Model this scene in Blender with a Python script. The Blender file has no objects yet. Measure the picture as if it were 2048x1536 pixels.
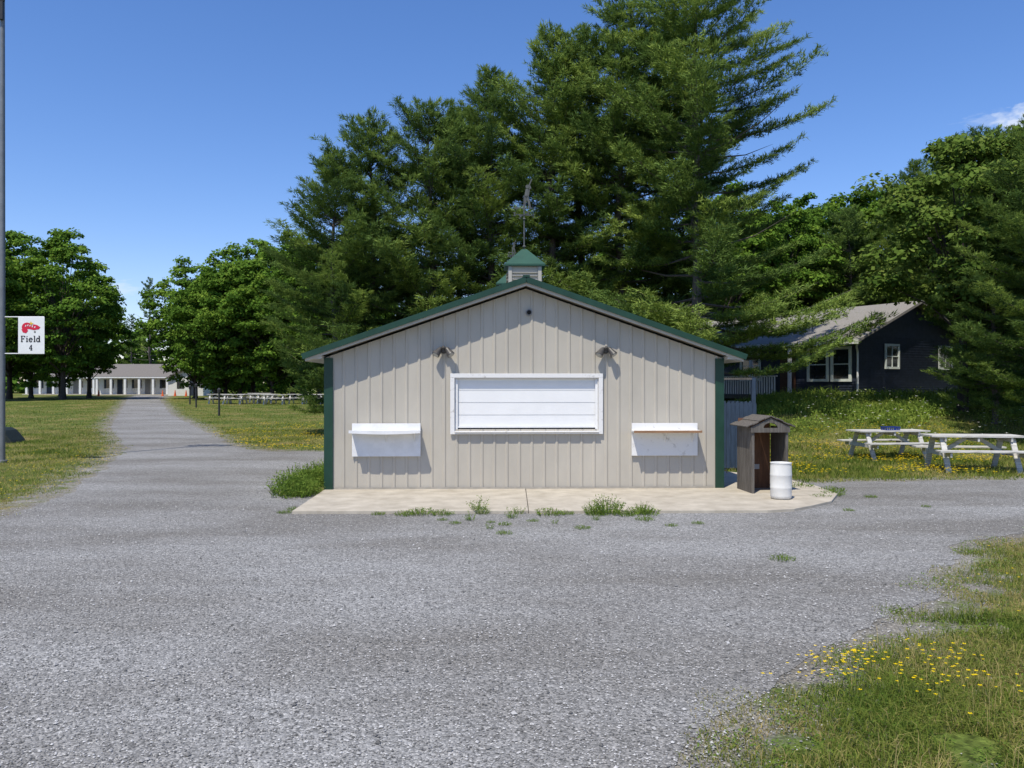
import bpy, math, random
import numpy as np
from mathutils import Vector, noise, geometry
random.seed(7); RS=np.random.RandomState(11)
SC=bpy.context.scene; COL=SC.collection
SC.view_settings.view_transform='Standard'; SC.view_settings.look='None'; SC.view_settings.exposure=0
# ------------------------------------------------------------------ terrain
def sm(t): t=np.clip(t,0,1); return t*t*(3-2*t)
def hgt(x,y):
    x=np.asarray(x,float); y=np.asarray(y,float)
    a=.6*np.clip((y-35)/40,0,1); s=sm((x-5)/6)
    return a+s*(1.4*sm((y-21)/11)+5*np.clip((y-40)/80,0,1))
def H(x,y): return float(hgt(x,y))
# ------------------------------------------------------------------ materials
MATS={}
def N(nt,t,**kw):
    n=nt.nodes.new(t)
    for k,v in kw.items(): setattr(n,k,v)
    return n
def mat(name,col,rough=.6,var=.12,scale=6,bump=0,bscale=40,col2=None,metal=0,spec=.4,stretch=None,patch=None):
    if name in MATS: return MATS[name]
    m=bpy.data.materials.new(name); m.use_nodes=True; nt=m.node_tree; b=nt.nodes['Principled BSDF']
    tc=N(nt,'ShaderNodeTexCoord'); mp=N(nt,'ShaderNodeMapping'); nt.links.new(tc.outputs['Object'],mp.inputs[0])
    if stretch: mp.inputs['Scale'].default_value=stretch
    no=N(nt,'ShaderNodeTexNoise'); no.inputs['Scale'].default_value=scale; no.inputs['Detail'].default_value=6; no.inputs['Roughness'].default_value=.65
    nt.links.new(mp.outputs[0],no.inputs[0])
    r=N(nt,'ShaderNodeValToRGB'); c2=col2 or tuple(c*(1-2*var) for c in col); c1=col if col2 else tuple(min(1,c*(1+var)) for c in col)
    r.color_ramp.elements[0].position=.3; r.color_ramp.elements[1].position=.68
    r.color_ramp.elements[0].color=(*c2,1); r.color_ramp.elements[1].color=(*c1,1)
    if patch: r.color_ramp.elements[0].position=patch[0]; r.color_ramp.elements[1].position=patch[1]
    nt.links.new(no.outputs[0],r.inputs[0]); nt.links.new(r.outputs[0],b.inputs['Base Color'])
    b.inputs['Roughness'].default_value=rough; b.inputs['Metallic'].default_value=metal; b.inputs['Specular IOR Level'].default_value=spec
    if bump:
        n2=N(nt,'ShaderNodeTexNoise'); n2.inputs['Scale'].default_value=bscale; n2.inputs['Detail'].default_value=4
        nt.links.new(mp.outputs[0],n2.inputs[0])
        bp=N(nt,'ShaderNodeBump'); bp.inputs['Strength'].default_value=bump; bp.inputs['Distance'].default_value=.01
        nt.links.new(n2.outputs[0],bp.inputs['Height']); nt.links.new(bp.outputs[0],b.inputs['Normal'])
    MATS[name]=m; return m
def foliage(name,c0,c1,c2,trans=.25,rough=.55):
    m=bpy.data.materials.new(name); m.use_nodes=True; nt=m.node_tree; nt.nodes.remove(nt.nodes['Principled BSDF']); b=N(nt,'ShaderNodeBsdfDiffuse'); out=nt.nodes['Material Output']
    a=N(nt,'ShaderNodeAttribute'); a.attribute_name='tint'
    r=N(nt,'ShaderNodeValToRGB'); e=r.color_ramp.elements
    e[0].position=0; e[0].color=(*c0,1); e[1].position=1; e[1].color=(*c2,1); k=e.new(.5); k.color=(*c1,1)
    nt.links.new(a.outputs['Fac'],r.inputs[0]); nt.links.new(r.outputs[0],b.inputs[0])
    if trans<=0: nt.links.new(b.outputs[0],out.inputs[0]); return m
    t=N(nt,'ShaderNodeBsdfTranslucent'); nt.links.new(r.outputs[0],t.inputs[0])
    mx=N(nt,'ShaderNodeMixShader'); mx.inputs[0].default_value=trans
    nt.links.new(b.outputs[0],mx.inputs[1]); nt.links.new(t.outputs[0],mx.inputs[2]); nt.links.new(mx.outputs[0],out.inputs[0])
    return m
def gravel_nodes(nt,tc):
    v=N(nt,'ShaderNodeTexVoronoi',voronoi_dimensions='2D'); v.inputs['Scale'].default_value=52; v.inputs['Randomness'].default_value=1
    v2=N(nt,'ShaderNodeTexVoronoi',voronoi_dimensions='2D'); v2.inputs['Scale'].default_value=120
    nn=N(nt,'ShaderNodeTexNoise',noise_dimensions='2D'); nn.inputs['Scale'].default_value=30; nn.inputs['Detail'].default_value=1
    vm=N(nt,'ShaderNodeVectorMath',operation='MULTIPLY_ADD'); vm.inputs[1].default_value=(.025,.025,.025)
    nt.links.new(tc,nn.inputs[0]); nt.links.new(nn.outputs['Color'],vm.inputs[0]); nt.links.new(tc,vm.inputs[2])
    nt.links.new(vm.outputs[0],v.inputs[0]); nt.links.new(tc,v2.inputs[0])
    s1=N(nt,'ShaderNodeSeparateColor'); s2=N(nt,'ShaderNodeSeparateColor'); nt.links.new(v.outputs['Color'],s1.inputs[0]); nt.links.new(v2.outputs['Color'],s2.inputs[0])
    ad=N(nt,'ShaderNodeMath',operation='ADD'); nt.links.new(s1.outputs[0],ad.inputs[0]); nt.links.new(s2.outputs[0],ad.inputs[1])
    r=N(nt,'ShaderNodeValToRGB'); e=r.color_ramp.elements
    e[0].position=.12; e[0].color=(.11,.11,.106,1); e[1].position=1.0; e[1].color=(.57,.565,.545,1)
    k=e.new(.5); k.color=(.24,.238,.23,1); k=e.new(.8); k.color=(.335,.33,.318,1)
    h=N(nt,'ShaderNodeMath',operation='MULTIPLY'); h.inputs[1].default_value=.5; nt.links.new(ad.outputs[0],h.inputs[0]); nt.links.new(h.outputs[0],r.inputs[0])
    l=N(nt,'ShaderNodeTexNoise',noise_dimensions='2D'); l.inputs['Scale'].default_value=.45; l.inputs['Detail'].default_value=5; l.inputs['Roughness'].default_value=.6
    mp=N(nt,'ShaderNodeMapping'); mp.inputs['Scale'].default_value=(.5,1.3,1); nt.links.new(tc,mp.inputs[0]); nt.links.new(mp.outputs[0],l.inputs[0])
    lr=N(nt,'ShaderNodeValToRGB'); lr.color_ramp.elements[0].position=.33; lr.color_ramp.elements[0].color=(.74,.715,.68,1); lr.color_ramp.elements[1].position=.66; lr.color_ramp.elements[1].color=(1.1,1.1,1.1,1)
    nt.links.new(l.outputs[0],lr.inputs[0])
    mu=N(nt,'ShaderNodeMix',data_type='RGBA',blend_type='MULTIPLY'); mu.inputs[0].default_value=1
    nt.links.new(r.outputs[0],mu.inputs[6]); nt.links.new(lr.outputs[0],mu.inputs[7])
    bp=N(nt,'ShaderNodeBump'); bp.inputs['Strength'].default_value=.8; bp.inputs['Distance'].default_value=.011; bp.invert=True
    nt.links.new(v.outputs['Distance'],bp.inputs['Height'])
    return mu.outputs[2],bp.outputs[0]
def gravel_mat():
    m=bpy.data.materials.new('gravel'); m.use_nodes=True; nt=m.node_tree; b=nt.nodes['Principled BSDF']
    tc=N(nt,'ShaderNodeTexCoord'); c,n=gravel_nodes(nt,tc.outputs['Object'])
    nt.links.new(c,b.inputs['Base Color']); nt.links.new(n,b.inputs['Normal']); b.inputs['Roughness'].default_value=.85; b.inputs['Specular IOR Level'].default_value=.2
    return m
def ground_mat():
    m=bpy.data.materials.new('ground_soil_and_grass'); m.use_nodes=True; nt=m.node_tree; b=nt.nodes['Principled BSDF']
    tc=N(nt,'ShaderNodeTexCoord'); T=tc.outputs['Object']
    n1=N(nt,'ShaderNodeTexNoise',noise_dimensions='2D'); n1.inputs['Scale'].default_value=.35; n1.inputs['Detail'].default_value=9; n1.inputs['Roughness'].default_value=.7; nt.links.new(T,n1.inputs[0])
    r=N(nt,'ShaderNodeValToRGB'); e=r.color_ramp.elements; e[0].position=.3; e[0].color=(.07,.115,.022,1); e[1].position=.72; e[1].color=(.30,.24,.11,1)
    k=e.new(.47); k.color=(.13,.17,.035,1); k=e.new(.59); k.color=(.22,.21,.065,1)
    nt.links.new(n1.outputs[0],r.inputs[0])
    n2=N(nt,'ShaderNodeTexNoise',noise_dimensions='2D'); n2.inputs['Scale'].default_value=16; n2.inputs['Detail'].default_value=6; nt.links.new(T,n2.inputs[0])
    r2=N(nt,'ShaderNodeValToRGB'); r2.color_ramp.elements[0].position=.3; r2.color_ramp.elements[0].color=(.35,.35,.35,1); r2.color_ramp.elements[1].position=.7; r2.color_ramp.elements[1].color=(1.2,1.2,1.2,1)
    nt.links.new(n2.outputs[0],r2.inputs[0])
    mu=N(nt,'ShaderNodeMix',data_type='RGBA',blend_type='MULTIPLY'); mu.inputs[0].default_value=1; nt.links.new(r.outputs[0],mu.inputs[6]); nt.links.new(r2.outputs[0],mu.inputs[7])
    gc,gn=gravel_nodes(nt,T)
    br=N(nt,'ShaderNodeMix',data_type='RGBA',blend_type='MULTIPLY'); br.inputs[0].default_value=1; nt.links.new(gc,br.inputs[6]); br.inputs[7].default_value=(.97,.93,.85,1)
    a=N(nt,'ShaderNodeAttribute'); a.attribute_name='edge'
    n3=N(nt,'ShaderNodeTexNoise',noise_dimensions='2D'); n3.inputs['Scale'].default_value=2.2; n3.inputs['Detail'].default_value=8; n3.inputs['Roughness'].default_value=.72; nt.links.new(T,n3.inputs[0])
    mm=N(nt,'ShaderNodeMath',operation='MULTIPLY_ADD'); mm.inputs[1].default_value=-3.4; mm.inputs[2].default_value=1.6; nt.links.new(n3.outputs[0],mm.inputs[0])
    ad=N(nt,'ShaderNodeMath',operation='ADD'); nt.links.new(a.outputs['Fac'],ad.inputs[0]); nt.links.new(mm.outputs[0],ad.inputs[1])
    mr=N(nt,'ShaderNodeMapRange'); mr.inputs[1].default_value=.05; mr.inputs[2].default_value=.75; nt.links.new(ad.outputs[0],mr.inputs[0])
    mx=N(nt,'ShaderNodeMix',data_type='RGBA'); nt.links.new(mr.outputs[0],mx.inputs[0]); nt.links.new(br.outputs[2],mx.inputs[6]); nt.links.new(mu.outputs[2],mx.inputs[7])
    nt.links.new(mx.outputs[2],b.inputs['Base Color']); nt.links.new(gn,b.inputs['Normal']); b.inputs['Roughness'].default_value=.95; b.inputs['Specular IOR Level'].default_value=.1
    return m
# ------------------------------------------------------------------ object helpers
def setup(o,name,parent=None,label=None,cat=None,kind=None,group=None):
    if o.name not in COL.objects: COL.objects.link(o)
    if parent: o.parent=parent
    if label: o['label']=label
    if cat: o['category']=cat
    if kind: o['kind']=kind
    if group: o['group']=group
    return o
def thing(name,loc,rz=0,label='',cat='',group=None,scale=1):
    o=bpy.data.objects.new(name,None); o.empty_display_size=.2; o.location=loc; o.rotation_euler=(0,0,rz); o.scale=(scale,)*3
    return setup(o,name,None,label,cat,None,group)
class MB:
    def __init__(s): s.v=[];s.f=[];s.m=[]
    def add(s,vs,fs,m=0):
        b=len(s.v); s.v+= [tuple(p) for p in vs]; s.f+=[tuple(b+i for i in f) for f in fs]; s.m+=[m]*len(fs); return s
    def box(s,x0,x1,y0,y1,z0,z1,m=0):
        return s.add([(x0,y0,z0),(x1,y0,z0),(x1,y1,z0),(x0,y1,z0),(x0,y0,z1),(x1,y0,z1),(x1,y1,z1),(x0,y1,z1)],
            [(0,3,2,1),(4,5,6,7),(0,1,5,4),(1,2,6,5),(2,3,7,6),(3,0,4,7)],m)
    def beam(s,p0,p1,w,h,m=0,up=(0,0,1)):
        p0=Vector(p0);p1=Vector(p1);d=(p1-p0).normalized(); u=Vector(up)
        if abs(d.dot(u))>.98: u=Vector((0,1,0))
        r=d.cross(u).normalized()*w/2; t=r.cross(d).normalized()*h/2
        vs=[p+a*r+b*t for p in(p0,p1) for a,b in((-1,-1),(1,-1),(1,1),(-1,1))]
        return s.add(vs,[(0,1,2,3),(7,6,5,4),(0,4,5,1),(1,5,6,2),(2,6,7,3),(3,7,4,0)],m)
    def tube(s,pts,rs,n=8,m=0,cap=True):
        b=len(s.v); pts=[Vector(p) for p in pts]
        for i,p in enumerate(pts):
            d=(pts[min(i+1,len(pts)-1)]-pts[max(i-1,0)]).normalized(); u=Vector((0,0,1)) if abs(d.z)<.9 else Vector((1,0,0))
            r=d.cross(u).normalized(); t=r.cross(d)
            for k in range(n):
                a=2*math.pi*k/n; s.v.append(tuple(p+rs[i]*(math.cos(a)*r+math.sin(a)*t)))
        for i in range(len(pts)-1):
            for k in range(n):
                s.f.append((b+i*n+k,b+i*n+(k+1)%n,b+(i+1)*n+(k+1)%n,b+(i+1)*n+k)); s.m.append(m)
        if cap:
            s.f.append(tuple(b+k for k in range(n))[::-1]); s.m.append(m); s.f.append(tuple(b+(len(pts)-1)*n+k for k in range(n))); s.m.append(m)
        return s
    def lathe(s,prof,n=24,c=(0,0),m=0):
        b=len(s.v)
        for r,z in prof:
            for k in range(n):
                a=2*math.pi*k/n; s.v.append((c[0]+r*math.cos(a),c[1]+r*math.sin(a),z))
        for i in range(len(prof)-1):
            for k in range(n): s.f.append((b+i*n+k,b+i*n+(k+1)%n,b+(i+1)*n+(k+1)%n,b+(i+1)*n+k)); s.m.append(m)
        return s
    def prism(s,poly,y0,y1,m=0):
        n=len(poly); vs=[(x,y0,z) for x,z in poly]+[(x,y1,z) for x,z in poly]
        fs=[tuple(range(n)),tuple(range(2*n-1,n-1,-1))]+[(i,i+n,(i+1)%n+n,(i+1)%n) for i in range(n)]
        return s.add(vs,fs,m)
    def obj(s,name,parent=None,mats=(),label=None,smooth=False,bevel=0,cat=None,kind=None,group=None,loc=None):
        me=bpy.data.meshes.new(name); me.from_pydata(s.v,[],s.f)
        for k in mats: me.materials.append(k)
        me.polygons.foreach_set('material_index',s.m)
        if smooth: me.polygons.foreach_set('use_smooth',[True]*len(me.polygons))
        me.update(); o=bpy.data.objects.new(name,me)
        if loc: o.location=loc
        setup(o,name,parent,label,cat,kind,group)
        if bevel:
            b=o.modifiers.new('bevel','BEVEL'); b.width=bevel; b.segments=2; b.limit_method='ANGLE'
        return o
def copy_thing(root,loc,rz=0,scale=1,label=None,group=None):
    n=root.copy(); COL.objects.link(n); n.location=loc; n.rotation_euler=(0,0,rz); n.scale=(scale,)*3 if not isinstance(scale,tuple) else scale
    if label: n['label']=label
    if group: n['group']=group
    def rec(a,b):
        for c in a.children:
            k=c.copy(); COL.objects.link(k); k.parent=b; rec(c,k)
    rec(root,n); return n
def np_mesh(name,V,k,tint,ma):
    V=np.ascontiguousarray(V,dtype=np.float32).reshape(-1,3); n=len(V)//k
    me=bpy.data.meshes.new(name); me.vertices.add(len(V)); me.vertices.foreach_set('co',V.ravel())
    me.loops.add(n*k); me.loops.foreach_set('vertex_index',np.arange(n*k,dtype=np.int32))
    me.polygons.add(n); me.polygons.foreach_set('loop_start',np.arange(0,n*k,k,dtype=np.int32))
    try: me.polygons.foreach_set('loop_total',np.full(n,k,dtype=np.int32))
    except Exception: pass
    a=me.attributes.new('tint','FLOAT','POINT'); a.data.foreach_set('value',np.repeat(np.asarray(tint,dtype=np.float32),k))
    me.materials.append(ma); me.update(calc_edges=True); me.validate(); return me
def nrm(a): return a/(np.linalg.norm(a,axis=-1,keepdims=True)+1e-9)
# ------------------------------------------------------------------ polygons
LOT=[(-7.0,-6),(-7.0,5),(-7.2,10),(-7.45,12),(-8.1,15),(-9.4,19),(-11.6,24.8),(-15.4,32.3),(-16.9,35),(-13.05,35),(-11.7,32.3),(-9.7,28),(-8.2,25.2),(-7.2,24.4),(-5,24.1),(-3.8,24),
     (-3.6,21),(-3.8,18.5),(-4.4,16.8),(-4.5,15.2),(-3.9,14.4),(-2.5,14.6),(4.6,16.4),(6.2,16.5),(8.6,16.8),(10.5,17),(20,18.6),(34,20),(34,16.5),(12,12.6),(6.76,10.9),(5.6,10.2),(4.6,8.9),(3.8,7.5),(2.58,6.33),(1.87,5.66),(1.21,4.82),(.95,4.2),(.6,2),(.6,-6)]
RL=[(35,-16.9),(39.1,-18.9),(48.3,-23),(63.2,-29.6),(75,-34.9),(82.8,-38.4),(108,-49)]
RR=[(35,-13.05),(39.1,-15.1),(48.3,-19.9),(63.2,-26.6),(75,-31.9),(82.8,-35.1),(108,-45)]
FULL=LOT[:9]+[(x,y) for y,x in RL[1:]]+[(x,y) for y,x in RR[::-1][:-1]]+LOT[9:]
FP=np.array(FULL,float)
def sdist(P):
    P=np.asarray(P,float); out=np.empty(len(P))
    A=FP; B=np.roll(FP,-1,0)
    for s in range(0,len(P),20000):
        p=P[s:s+20000,None,:]; ab=(B-A)[None]; ap=p-A[None]
        t=np.clip((ap*ab).sum(-1)/(ab*ab).sum(-1),0,1); d=np.sqrt(((ap-t[...,None]*ab)**2).sum(-1)).min(1)
        y=p[...,1]; x=p[...,0]; c=((A[:,1]>y)!=(B[:,1]>y)); xi=A[:,0]+(y-A[:,1])*(B[:,0]-A[:,0])/(B[:,1]-A[:,1]+1e-12)
        ins=((c&(x<xi)).sum(1)%2)==1
        out[s:s+20000]=np.where(ins,-d,d)
    return out
xs=np.unique(np.concatenate([np.linspace(-900,-100,9),np.linspace(-100,-30,36),np.linspace(-30,24,217),np.linspace(24,60,37),np.linspace(60,900,10)]))
ys=np.unique(np.concatenate([np.linspace(-80,0,9),np.linspace(0,35,141),np.linspace(35,75,81),np.linspace(75,150,26),np.linspace(150,1400,9)]))
GX,GY=np.meshgrid(xs,ys); GZ=hgt(GX,GY); P2=np.stack([GX.ravel(),GY.ravel()],1)
gv=np.column_stack([P2,GZ.ravel()]); nx=len(xs)
gf=[(j*nx+i,j*nx+i+1,(j+1)*nx+i+1,(j+1)*nx+i) for j in range(len(ys)-1) for i in range(nx-1)]
me=bpy.data.meshes.new('ground'); me.from_pydata(gv.tolist(),[],gf); a=me.attributes.new('edge','FLOAT','POINT'); a.data.foreach_set('value',sdist(P2).astype(np.float32))
me.materials.append(ground_mat()); me.update(); g=bpy.data.objects.new('ground',me); setup(g,'ground',None,'uneven grassy ground with dry patches and bare soil','ground','structure')
def resample(pts,step,amp):
    out=[]
    for i in range(len(pts)):
        a=Vector(pts[i]); b=Vector(pts[(i+1)%len(pts)]); L=(b-a).length; n=max(1,int(L/step)); d=(b-a)/L; q=Vector((-d.y,d.x))
        for k in range(n):
            p=a+(b-a)*k/n; w=(noise.noise(Vector((p.x*.8,p.y*.8,3)))*1.6+noise.noise(Vector((p.x*3.5,p.y*3.5,5)))*.7)*amp
            if abs(p.y-35)<.6: w=0
            out.append(p+q*w)
    return out
lp=resample(LOT,.14,.15)
tris=geometry.tessellate_polygon([[Vector((p.x,p.y,0)) for p in lp]])
def ccw(t):
    a,b,c=[lp[i] for i in t]; return tuple(t) if (b-a).cross(c-a)>0 else (t[0],t[2],t[1])
GM=gravel_mat(); gb=MB(); gb.add([(p.x,p.y,.004) for p in lp],[ccw(t) for t in tris])
def interp(T,y):
    return float(np.interp(y,[t[0] for t in T],[t[1] for t in T]))
yy=np.unique(np.concatenate([np.arange(35,75,.5),np.arange(75,108.1,1)])); vs=[];fs=[]
for i,y in enumerate(yy):
    j=0 if i==0 else .35
    l=interp(RL,y)+j*noise.noise(Vector((y*.7,1,1))); r=interp(RR,y)+j*noise.noise(Vector((y*.7,9,1)))
    z=H(-20,y)+.004+.004*min(1,i/6); vs+=[(l,y,z),((l+r)/2,y,z+.01*min(1,i/6)),(r,y,z)]
    if i: b=(i-1)*3; fs+=[(b,b+1,b+4,b+3),(b+1,b+2,b+5,b+4)]
gb.add(vs,fs)
go=gb.obj('gravel_road',None,[GM]); go['label']='grey crushed stone driveway and parking lot'; go['category']='road'; go['kind']='structure'
go.data.validate()
def stones(n):
    u=RS.rand(n*3); D=3.7*(14/3.7)**u; X=(RS.rand(n*3)-.5)*2*D*.66; P=np.stack([X,D],1); P=P[sdist(P)<RS.exponential(.3,len(P))][:n]; n=len(P)
    s=RS.uniform(.003,.0095,n)*(1+1.0*(RS.rand(n)>.98)); o=np.array([(1,0,0),(0,1,0),(-1,0,0),(0,-1,0),(0,0,.8),(0,0,-.8)],float)
    V=o[None]*s[:,None,None]*RS.uniform(.6,1.45,(n,6,1)); a=RS.rand(n)*6.28; c,si=np.cos(a),np.sin(a)
    x=V[...,0]*c[:,None]-V[...,1]*si[:,None]; y=V[...,0]*si[:,None]+V[...,1]*c[:,None]
    V=np.stack([x+P[:,None,0],y+P[:,None,1],V[...,2]*.8+.005+s[:,None]*.35],-1)
    F=np.array([(0,1,4),(1,2,4),(2,3,4),(3,0,4)]); T=V[:,F]; return T.reshape(-1,3),np.repeat(RS.rand(n),4)
V,t=stones(48000); sm_=foliage('loose_stone',(.11,.108,.104),(.255,.25,.243),(.54,.53,.515),0,.8)
o=bpy.data.objects.new('gravel',np_mesh('gravel',V,3,t,sm_)); setup(o,'gravel',None,'loose grey crushed stones on the driveway','gravel','stuff')
conc=mat('worn_concrete',(.50,.45,.365),.85,.12,3,.25,60,col2=(.34,.30,.235))
sb=MB()
def slab(pts,z0,z1):
    n=len(pts); sb.add([(x,y,z0) for x,y in pts]+[(x,y,z1) for x,y in pts],[tuple(range(n,2*n))]+[(i,(i+1)%n,(i+1)%n+n,i+n) for i in range(n)])
slab([(-3.32,12.5),(.245,12.52),(.245,16.2),(-3.42,15.4)],0,.05)
slab([(.257,12.52),(3.9,12.6),(4.35,12.75),(4.75,13.1),(5.25,13.6),(5.7,14.5),(5.75,15.6),(5.5,17.2),(4.2,19),(.257,19)],0,.048)
o=sb.obj('concrete_pavement',None,[conc],bevel=.006); o['label']='cracked pale concrete apron around the stand'; o['category']='pavement'; o['kind']='structure'
# ------------------------------------------------------------------ concession stand
beige=mat('beige_metal_siding',(.455,.42,.355),.5,.06,1.3,0,spec=.3,stretch=(1,1,.4))
green=mat('green_painted_metal',(.013,.050,.031),.4,.12,3)
cream=mat('cream_fascia',(.46,.43,.375),.5,.05,3)
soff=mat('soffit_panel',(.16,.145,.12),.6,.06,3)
white=mat('white_paint',(.74,.74,.74),.5,.05,5)
whitew=mat('weathered_white_paint',(.72,.71,.69),.6,.1,9,.2,30,col2=(.42,.40,.37),patch=(.27,.42))
dark=mat('dark_metal',(.03,.03,.033),.5,.2,8)
vanem=mat('tarnished_metal',(.10,.105,.10),.5,.2,8)
greym=mat('grey_metal',(.22,.22,.22),.45,.15,8)
blackm=mat('black_interior',(.01,.01,.01),.9,.1)
st=thing('concession_stand',(.25,15.2,.05),math.radians(2),'beige metal sided stand with green gable roof and closed serving window','building')
W=3.64; DEP=9.0; OV=.25
def ztop(x): return 3.67-.348*abs(x)
def ribbed(x0,x1,zt,op=None):
    pr=[]; DP=-.017
    n=int((x1-x0)/.229); off=(x1-x0-n*.229)/2
    pr.append((x0,0))
    for i in range(n+1):
        c=x0+off+i*.229
        if c-.035<=x0 or c+.035>=x1: continue
        pr+=[(c-.032,0),(c-.014,DP),(c+.014,DP),(c+.032,0)]
    pr.append((x1,0))
    def dep(x):
        for (a,da),(b,db) in zip(pr,pr[1:]):
            if a<=x<=b: return da+(db-da)*(x-a)/(b-a+1e-9)
        return 0
    br=[x0,x1,0.0]+([op[0],op[1]] if op else [])
    X=sorted(set([p[0] for p in pr]+[b for b in br if x0<=b<=x1])); vs=[];fs=[]
    for a,b in zip(X,X[1:]):
        if b-a<1e-5: continue
        inside=op and a>=op[0]-1e-6 and b<=op[1]+1e-6
        rng=[((0,0),(op[2],op[2])),((op[3],op[3]),(zt(a),zt(b)))] if inside else [((0,0),(zt(a),zt(b)))]
        for (la,lb),(ha,hb) in rng:
            i=len(vs); vs+=[(a,dep(a),la),(b,dep(b),lb),(b,dep(b),hb),(a,dep(a),ha)]; fs.append((i,i+1,i+2,i+3))
    return vs,fs
OP=(-1.30,1.34,1.09,2.03)
wb=MB(); v,f=ribbed(-W,W,ztop,OP); wb.add(v,f)
v,f=ribbed(0,DEP,lambda x:2.40); wb.add([(-W-y*0+y,DEP-x,z) for x,y,z in v],f); wb.add([(W-y,x,z) for x,y,z in v],f)
v,f=ribbed(-W,W,ztop); wb.add([(-x,DEP-y,z) for x,y,z in v],f)
wb.obj('wall',st,[beige])
MB().box(-W+.17,W-.17,-.03,-.024,0,.035).obj('base_trim',st,[mat('base_trim_paint',(.36,.33,.28),.6,.1)])
for sx in(-1,1):
    m=MB(); m.add([(sx*(W+.03),-.034,0),(sx*(W-.13),-.034,0),(sx*(W-.13),-.003,0),(sx*(W+.004),-.003,0),(sx*(W+.004),.15,0),(sx*(W+.03),.15,0),
       (sx*(W+.03),-.034,2.39),(sx*(W-.13),-.034,2.39),(sx*(W-.13),-.003,2.39),(sx*(W+.004),-.003,2.39),(sx*(W+.004),.15,2.39),(sx*(W+.03),.15,2.39)],
       [(i,(i+1)%6,(i+1)%6+6,i+6) for i in range(6)]+[(0,1,2,3),(0,3,4,5),(6,7,8,9),(6,9,10,11)])
    m.obj('corner_trim',st,[green])
def zr(x): return 3.85-.348*abs(x)
rb=MB(); RX=4.0
P=[(-RX,zr(RX)),(0,zr(0)),(RX,zr(RX)),(RX,zr(RX)-.07),(0,zr(0)-.07),(-RX,zr(RX)-.07)]
rb.prism(P,-OV-.02,DEP+.33)
for s in(-1,1):
    for k in range(40):
        y=-.0+k*.2325
        rb.beam((s*.05,y,zr(.05)+.008),(s*(RX-.01),y,zr(RX-.01)+.008),.03,.02)
    rb.beam((s*.0,-OV-.042,zr(0)-.046),(s*(RX+.01),-OV-.042,zr(RX+.01)-.046),.04,.102)
rb.beam((0,-OV-.07,zr(0)+.012),(0,DEP+.35,zr(0)+.012),.12,.035)
roof=rb.obj('roof',st,[green])
P=[(-3.96,zr(3.96)-.071),(0,zr(0)-.071),(3.96,zr(3.96)-.071),(3.96,zr(3.96)-.145),(0,zr(0)-.155),(-3.96,zr(3.96)-.145)]
MB().prism(P,-OV-.018,-OV+.02).obj('fascia',st,[cream])
P=[(-W,zr(W)-.125),(0,zr(0)-.125),(W,zr(W)-.125),(W,zr(W)-.14),(0,zr(0)-.145),(-W,zr(W)-.14)]
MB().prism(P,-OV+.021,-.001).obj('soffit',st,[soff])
for s in(-1,1):
    P=[(s*(W+.032),zr(W+.032)-.146),(s*3.96,zr(3.96)-.146),(s*3.96,2.37),(s*(W+.032),2.37)]
    if s<0: P=P[::-1]
    MB().prism(P,-OV,DEP+.28).obj('eave_box',st,[cream])
wn=MB()
wn.box(-1.38,1.42,-.055,-.024,2.032,2.11); wn.box(-1.38,-1.302,-.055,-.024,1.0,2.031); wn.box(1.342,1.42,-.055,-.024,1.0,2.031)
wn.box(-1.302,1.342,-.06,-.024,1.0,1.035)
fr=wn.obj('window_frame',st,[whitew],label='peeling white wooden window frame',bevel=.004)
ls=MB(); ls.box(-1.30,-1.285,-.022,.09,1.046,2.03); ls.box(1.325,1.34,-.022,.09,1.046,2.03); ls.box(-1.285,1.325,-.022,.09,2.015,2.03); ls.box(-1.30,1.34,-.10,.09,1.036,1.055)
ls.obj('window_sill',st,[whitew],bevel=.003)
enam=mat('white_shutter_enamel',(.78,.78,.77),.45,.02,3)
sh=MB(); MB().box(-1.28,1.32,.045,.075,1.056,1.115).obj('shutter_gap',st,[dark]); z=1.115
while z<1.97:
    h=.228; zt_=min(z+h,2.014)
    sh.prism([(-1.275,z),(1.315,z),(1.315,zt_),(-1.275,zt_)],.055,.062)
    sh.prism([(-1.275,z+.011),(1.315,z+.011),(1.315,zt_-.001),(-1.275,zt_-.001)],.041,.0549)
    z+=h
sh.box(-1.275,1.315,.022,.0384,1.115,1.15); sh.box(-1.275,1.315,.028,.038,1.925,1.95)
sh.obj('rolling_shutter',st,[enam],label='white rolling shutter pulled down')
for a,b in((-1.283,-1.245),(1.285,1.323)): MB().box(a,b,.0,.021,1.058,2.01).obj('shutter_track',st,[enam])
wood=mat('bare_brown_wood',(.30,.17,.09),.7,.2,7,.3,40,stretch=(.3,4,4))
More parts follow.
